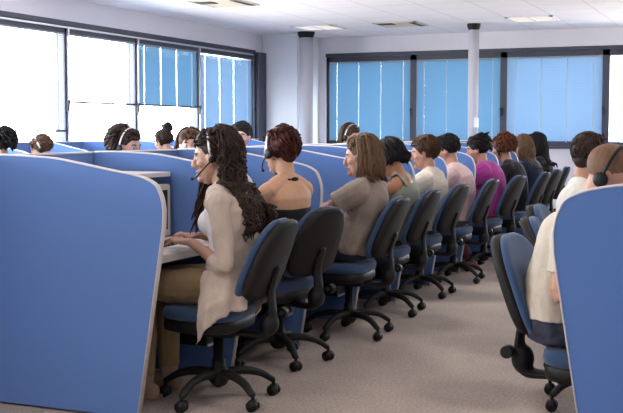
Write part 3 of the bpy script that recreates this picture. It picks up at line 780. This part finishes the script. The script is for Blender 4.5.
# person in cream shirt ------------------------------------------------------------------
P = person('person in cream shirt with short brown hair seen in profile', (-2.49, 8.20, 0), PI, (.025, .02, 1.125), yaw=20, pitch=10, skinc=(.55, .30, .21), hands=((.34, .13, .80), (.36, -.12, .80)), voxel=.007, bulge=-.08)
brows(P, HB['brown'])
def h5(b):
    scalp(b, P, .004); tufts(b, P, 220, .05, .009, (25, 335), (0, 88), lie=.93, back=.3); tufts(b, P, 30, .05, .009, (-40, 40), (35, 80), lie=.95, back=-.8); tufts(b, P, 60, .04, .009, (110, 250), (-40, 0), lie=.9)
hair(P, 'brown', h5)
garment(P, 'shirt', cloth('cream_cotton', (.66, .60, .50)), -.08, .95, .55, .020, puff=.01); pants(P, 'trousers', cloth('navy_cotton', (.02, .025, .05))); footwear(P, M['black'])

# person in pink shirt ------------------------------------------------------------------
P = person('person in pale pink shirt with short black hair leaning forward', (-2.48, 9.10, 0), PI + R(5), (.11, .02, 1.135), sex='m', yaw=12, pitch=14, skinc=(.50, .28, .20), hands=((.36, .15, .80), (.38, -.12, .80)), bulge=-.10)
brows(P, HB['black'])
def h6(b): scalp(b, P, .002); tufts(b, P, 160, .035, .008, (40, 320), (-25, 88), lie=.85)
hair(P, 'black', h6)
garment(P, 'shirt', cloth('pink_cotton', (.60, .42, .42)), -.06, .97, 1.6, .022, bust=False); MB().tube([P.NB + V((.06 * math.cos(a), .068 * math.sin(a), .0 + .02 * math.cos(a + PI))) for a in [2 * PI * k / 24 for k in range(25)]], [(.006, .018)], 8).build('collar', cloth('pale_blue_cotton', (.40, .48, .66)), P.root)
pants(P, 'trousers', cloth('grey_cotton', (.05, .05, .06))); footwear(P, M['black'])

# woman in magenta top ------------------------------------------------------------------
P = person('woman in magenta T-shirt with black hair pinned up', (-2.43, 10.0, 0), PI, (.115, .02, 1.125), yaw=16, pitch=14, skinc=(.46, .24, .17), hands=((.40, .15, .80), (.40, -.12, .80)), bulge=-.12, size=1.12, feet=(.12, .40))
brows(P, HB['black'])
def h7(b):
    scalp(b, P, .006); b.ell((-.09, 0, .085), (.05, .05, .045), P.T); tufts(b, P, 150, .05, .010, (40, 320), (-20, 88), lie=.75, back=.9)
    for i in range(24): a = random.uniform(0, 6.28); b.tube([P.T @ V((-.09, 0, .10)), P.T @ V((-.10 + .05 * math.cos(a), .05 * math.sin(a), .135))], [.012, .004], 5)
hair(P, 'black', h7)
garment(P, 'shirt', cloth('magenta_cotton', (.33, .035, .24)), -.10, .96, .8, .026, puff=.014); pants(P, 'trousers', cloth('maroon_cotton', (.10, .025, .03))); footwear(P, cloth('red_leather', (.35, .08, .06)))

# red-haired person in black ------------------------------------------------------------------
P = person('person in black top with fluffy red-brown hair and headset', (-2.37, 10.92, 0), PI, (.155, .02, 1.125), yaw=-8, pitch=14, skinc=(.50, .27, .19), hands=((.42, .15, .80), (.42, -.12, .80)), bulge=-.11)
def h8(b): scalp(b, P, .010); b.ell((-.06, 0, .04), (.08, .085, .08), P.T); tufts(b, P, 220, .05, .011, (30, 330), (-30, 88), c=(-.03, 0, .036), r=(.108, .09, .096), lie=.6)
hair(P, 'red', h8)
garment(P, 'top', cloth('black_cotton', (.014, .013, .016)), -.05, .92, 1.5, .016); pants(P, 'trousers', bpy.data.materials['black_cotton']); footwear(P, M['black'])
headset(P, 'dark headset on fluffy red-brown hair', 'black', False)

# woman in navy top ------------------------------------------------------------------
P = person('woman in navy top with long brown hair down her back', (-2.40, 11.82, 0), PI, (.12, .02, 1.115), yaw=-6, pitch=16, hg=.005, skinc=(.50, .27, .19), hands=((.42, .15, .80), (.42, -.12, .80)), bulge=-.11)
def h9(b): scalp(b, P, .005); locks(b, P, 120, .25, .008, 5, .010, (88, 272), (10, 80), .012, .02, ns=12)
hair(P, 'light', h9)
garment(P, 'top', cloth('navy_knit', (.018, .026, .060)), -.05, .93, 1.5, .020); pants(P, 'trousers', bpy.data.materials['navy_knit']); footwear(P, M['black'])

# person with long black hair ------------------------------------------------------------------
P = person('person with long straight black hair farthest along the row', (-2.49, 12.72, 0), PI + R(6), (.06, .02, 1.14), yaw=-5, pitch=12, hg=.005, skinc=(.46, .25, .17), hands=((.38, .15, .80), (.38, -.12, .80)), bulge=-.10)
def h10(b): scalp(b, P, .006); locks(b, P, 120, .28, .004, 4, .010, (70, 290), (10, 80), .012, .02, ns=12)
hair(P, 'black', h10)
garment(P, 'top', bpy.data.materials['black_cotton'], -.05, .93, 1.5, .018); pants(P, 'trousers', bpy.data.materials['black_cotton']); footwear(P, M['black'])

# man in beige T-shirt ------------------------------------------------------------------
P = person('man in beige T-shirt with cropped hair and headset seen from behind', (-.775, 4.22, 0), 0, (.218, .0, 1.128), sex='m', yaw=-14, pitch=24, skinc=(.55, .29, .19), hands=((.40, .14, .80), (.28, -.16, .80, .05, -.235, .70)), voxel=.0055, bulge=-.06, size=1.04)
def hm1(b): b.ell((-.013, 0, .036), (.0975, .0785, .0855), P.T, 32, 22)
hair(P, 'buzz', hm1, False)
garment(P, 'shirt', cloth('beige_cotton', (.60, .52, .41)), 0.03, .96, .72, .020, .007, bust=False, puff=.012, fold=(.008, 12))
m = mat('patterned_shorts', (.045, .05, .075), .9, .9, 28, bump=.2, bscale=50, stretch=(1, .35, 1)); pants(P, 'shorts', m, .014, .008, .04, fold=(.008, 14))
footwear(P, M['black'])
headset(P, 'black headset with padded ear cup on the cropped head', 'black', False)

# man in cream shirt ------------------------------------------------------------------
P = person('man in cream shirt with grey collar and short dark hair seen from behind', (-.93, 6.06, 0), 0, (.02, .0, 1.160), sex='m', yaw=50, pitch=6, skinc=(.50, .26, .17), hands=((.36, .14, .80), (.38, -.14, .80)), voxel=.007, bulge=-.05)
def hm2(b): scalp(b, P, -.002); b.ell((-.045, 0, -.02), (.058, .060, .055), P.T); tufts(b, P, 160, .022, .007, (40, 320), (-25, 85), lie=.95)
hair(P, 'dark', hm2)
garment(P, 'shirt', cloth('pale_cream_cotton', (.70, .66, .58)), -.10, .97, 1.5, .022, bust=False)
MB().tube([P.NB + V((.062 * math.cos(a), .07 * math.sin(a), .015 + .02 * math.cos(a + PI))) for a in [2 * PI * k / 24 for k in range(25)]], [(.007, .024)], 8).build('collar', cloth('grey_blue_cotton', (.36, .40, .48)), P.root)
pants(P, 'trousers', cloth('dark_trouser', (.03, .03, .04))); footwear(P, M['black'])
headset(P, 'thin black headset band on short dark hair', 'black', False, -.02)

# heads above the central screen, facing the camera's row
def far_person(label, loc, rz, head, hairfn, hm, top, skinc=(.52, .29, .21), yaw=0, pitch=12, sex='f', hs=None, band='silver'):
    P = person(label, loc, rz, head, sex=sex, yaw=yaw, pitch=pitch, skinc=skinc, hands=((.38, .08, .80), (.38, -.08, .80)), voxel=.010, bulge=-.06)
    brows(P, HB['dark']); hair(P, hm, lambda b: hairfn(b, P))
    garment(P, 'shirt', top, -.06, .95, 1.0, .018, .011); pants(P, 'trousers', bpy.data.materials['dark_trouser'], voxel=.012); footwear(P, M['black'])
    if hs: headset(P, hs, band, False)
    return P
def curly(b, P): scalp(b, P, .002); b.ell((-.065, 0, .03), (.085, .086, .082), P.T); tufts(b, P, 260, .04, .012, (75, 285), (-40, 88), c=(-.055, 0, .03), r=(.105, .095, .095), lie=.5)
def bob(b, P): scalp(b, P, .004); locks(b, P, 90, .12, .006, 4, .010, (98, 262), (10, 80), .012, .015, ns=6, body=False); tufts(b, P, 30, .05, .008, (60, 300), (50, 88), lie=.97)
def crop(b, P): scalp(b, P, .006); tufts(b, P, 150, .035, .009, (20, 340), (-25, 88), lie=.85)
def bun(b, P): scalp(b, P, .004); b.ell((-.085, 0, .125), (.055, .055, .05), P.T); tufts(b, P, 60, .04, .009, (0, 360), (0, 88), c=(-.085, 0, .125), r=(.055, .055, .05), lie=.75); tufts(b, P, 90, .05, .009, (40, 320), (-20, 80), lie=.95)
G1 = cloth('mauve_cotton', (.30, .26, .36))
far_person('person with dark curly hair and pale headset facing over the central screen', (-4.25, 6.52, 0), 0, (.07, 0, 1.188), curly, 'dark', cloth('grey_top', (.2, .2, .22)), hs='pale headset band against dark curls above the central screen', pitch=12, yaw=-8)
far_person('person with brown fringe looking down behind the central screen', (-4.25, 7.42, 0), 0, (.06, 0, 1.185), bob, 'brown', cloth('olive_top', (.12, .12, .08)), pitch=4, yaw=-58)
far_person('person with black cropped hair sitting upright by the white corner pillar', (-4.25, 8.33, 0), 0, (.05, 0, 1.245), crop, 'black', G1, sex='m', yaw=-78, pitch=2, skinc=(.58, .34, .27))
far_person('person whose hair top shows above the auburn updo', (-4.25, 9.25, 0), 0, (.05, 0, 1.225), crop, 'dark', cloth('dull_top', (.2, .17, .16)))
far_person('person with brown hair and pale clip beneath the blue far blind', (-4.25, 10.95, 0), 0, (.06, 0, 1.240), bob, 'brown', cloth('rust_top', (.25, .12, .08)), pitch=14, yaw=-24, hs='pale headset band on brown hair beneath the blue far blind')
# heads in the row along the windows
far_person('person with a mass of curly dark hair before the window wall', (-6.15, 7.66, 0), PI, (.09, 0, 1.18), curly, 'black', cloth('slate_top', (.12, .12, .15)))
far_person('person with cropped brown head bent low under the pale blind', (-6.32, 8.62, 0), PI, (.19, 0, 1.125), crop, 'brown', cloth('wine_top', (.2, .05, .06)), pitch=25, yaw=35, hs='thin pale headset on the low cropped brown head')
far_person('person in black top with dark hair in a top bun', (-6.15, 10.45, 0), PI, (.09, 0, 1.185), bun, 'dark', bpy.data.materials['black_cotton'], pitch=16)
#--END--

# ------------------------------------------------------------------ camera, light, render look
cam = bpy.data.objects.new('camera', bpy.data.cameras.new('camera')); C.objects.link(cam)
th, pit = R(23.03), math.atan((206.5 - 131) / 1080)
cam.location = (0, 0, 1.30); cam.rotation_euler = (PI / 2 - pit, 0, th)
cam.data.sensor_fit = 'HORIZONTAL'; cam.data.sensor_width = 36; cam.data.lens = 36 * 1080 / 623; cam.data.clip_start = .05; cam.data.clip_end = 200
bpy.context.scene.camera = cam
w = bpy.data.worlds.new('sky'); bpy.context.scene.world = w; w.use_nodes = True
nt = w.node_tree; bg = nt.nodes['Background']; bg.inputs[1].default_value = 26.0
wt = nt.nodes.new('ShaderNodeTexCoord'); wsep = nt.nodes.new('ShaderNodeSeparateXYZ'); wr = nt.nodes.new('ShaderNodeValToRGB'); wm = nt.nodes.new('ShaderNodeMath')
wm.operation = 'MULTIPLY_ADD'; wm.inputs[1].default_value = .5; wm.inputs[2].default_value = .5
wr.color_ramp.elements[0].position = .46; wr.color_ramp.elements[0].color = (1.0, .92, .82, 1)      # sunlit ground outside
wr.color_ramp.elements[1].position = .54; wr.color_ramp.elements[1].color = (.72, .77, .82, 1)      # bright hazy sky
nt.links.new(wt.outputs['Generated'], wsep.inputs[0]); nt.links.new(wsep.outputs[2], wm.inputs[0]); nt.links.new(wm.outputs[0], wr.inputs[0]); nt.links.new(wr.outputs[0], bg.inputs[0])
def area(name, loc, rot, sx, sy, e, col=(1, .95, .9), portal=False):
    l = bpy.data.lights.new(name, 'AREA'); l.shape = 'RECTANGLE'; l.size = sx; l.size_y = sy; l.energy = e; l.color = col
    o = bpy.data.objects.new(name, l); C.objects.link(o); o.location = loc; o.rotation_euler = rot
    if portal: l.cycles.is_portal = True
    return o
area('window_portal', (XL - .2, 7.3, 1.78), (0, -PI / 2, 0), 1.4, 14.6, 10, portal=True)
area('window_portal', (-2.9, YB + .2, 1.78), (-PI / 2, 0, 0), 7.1, 1.4, 10, portal=True)
for x, y, e in LAMPS if 'LAMPS' in globals() else ((-2.88, 8.1, 55), (-5.88, 6.3, 40), (-2.88, 2.1, 70), (.12, 5.1, 60), (.12, 11.1, 45), (.12, -.9, 90), (-3.48, -.9, 90), (3.12, 2.1, 50), (3.12, 8.1, 40)):
    area('ceiling_lamp', (x, y, ZC - .03), (0, 0, 0), .55, .55, e)  # unseen area light without fixture, added to stand in for other ceiling lights
vs = bpy.context.scene.view_settings
bpy.context.scene.display_settings.display_device = 'sRGB'
vs.view_transform = 'Standard'; vs.look = 'None'; vs.exposure = 0.22; vs.gamma = 1.0; vs.use_curve_mapping = False
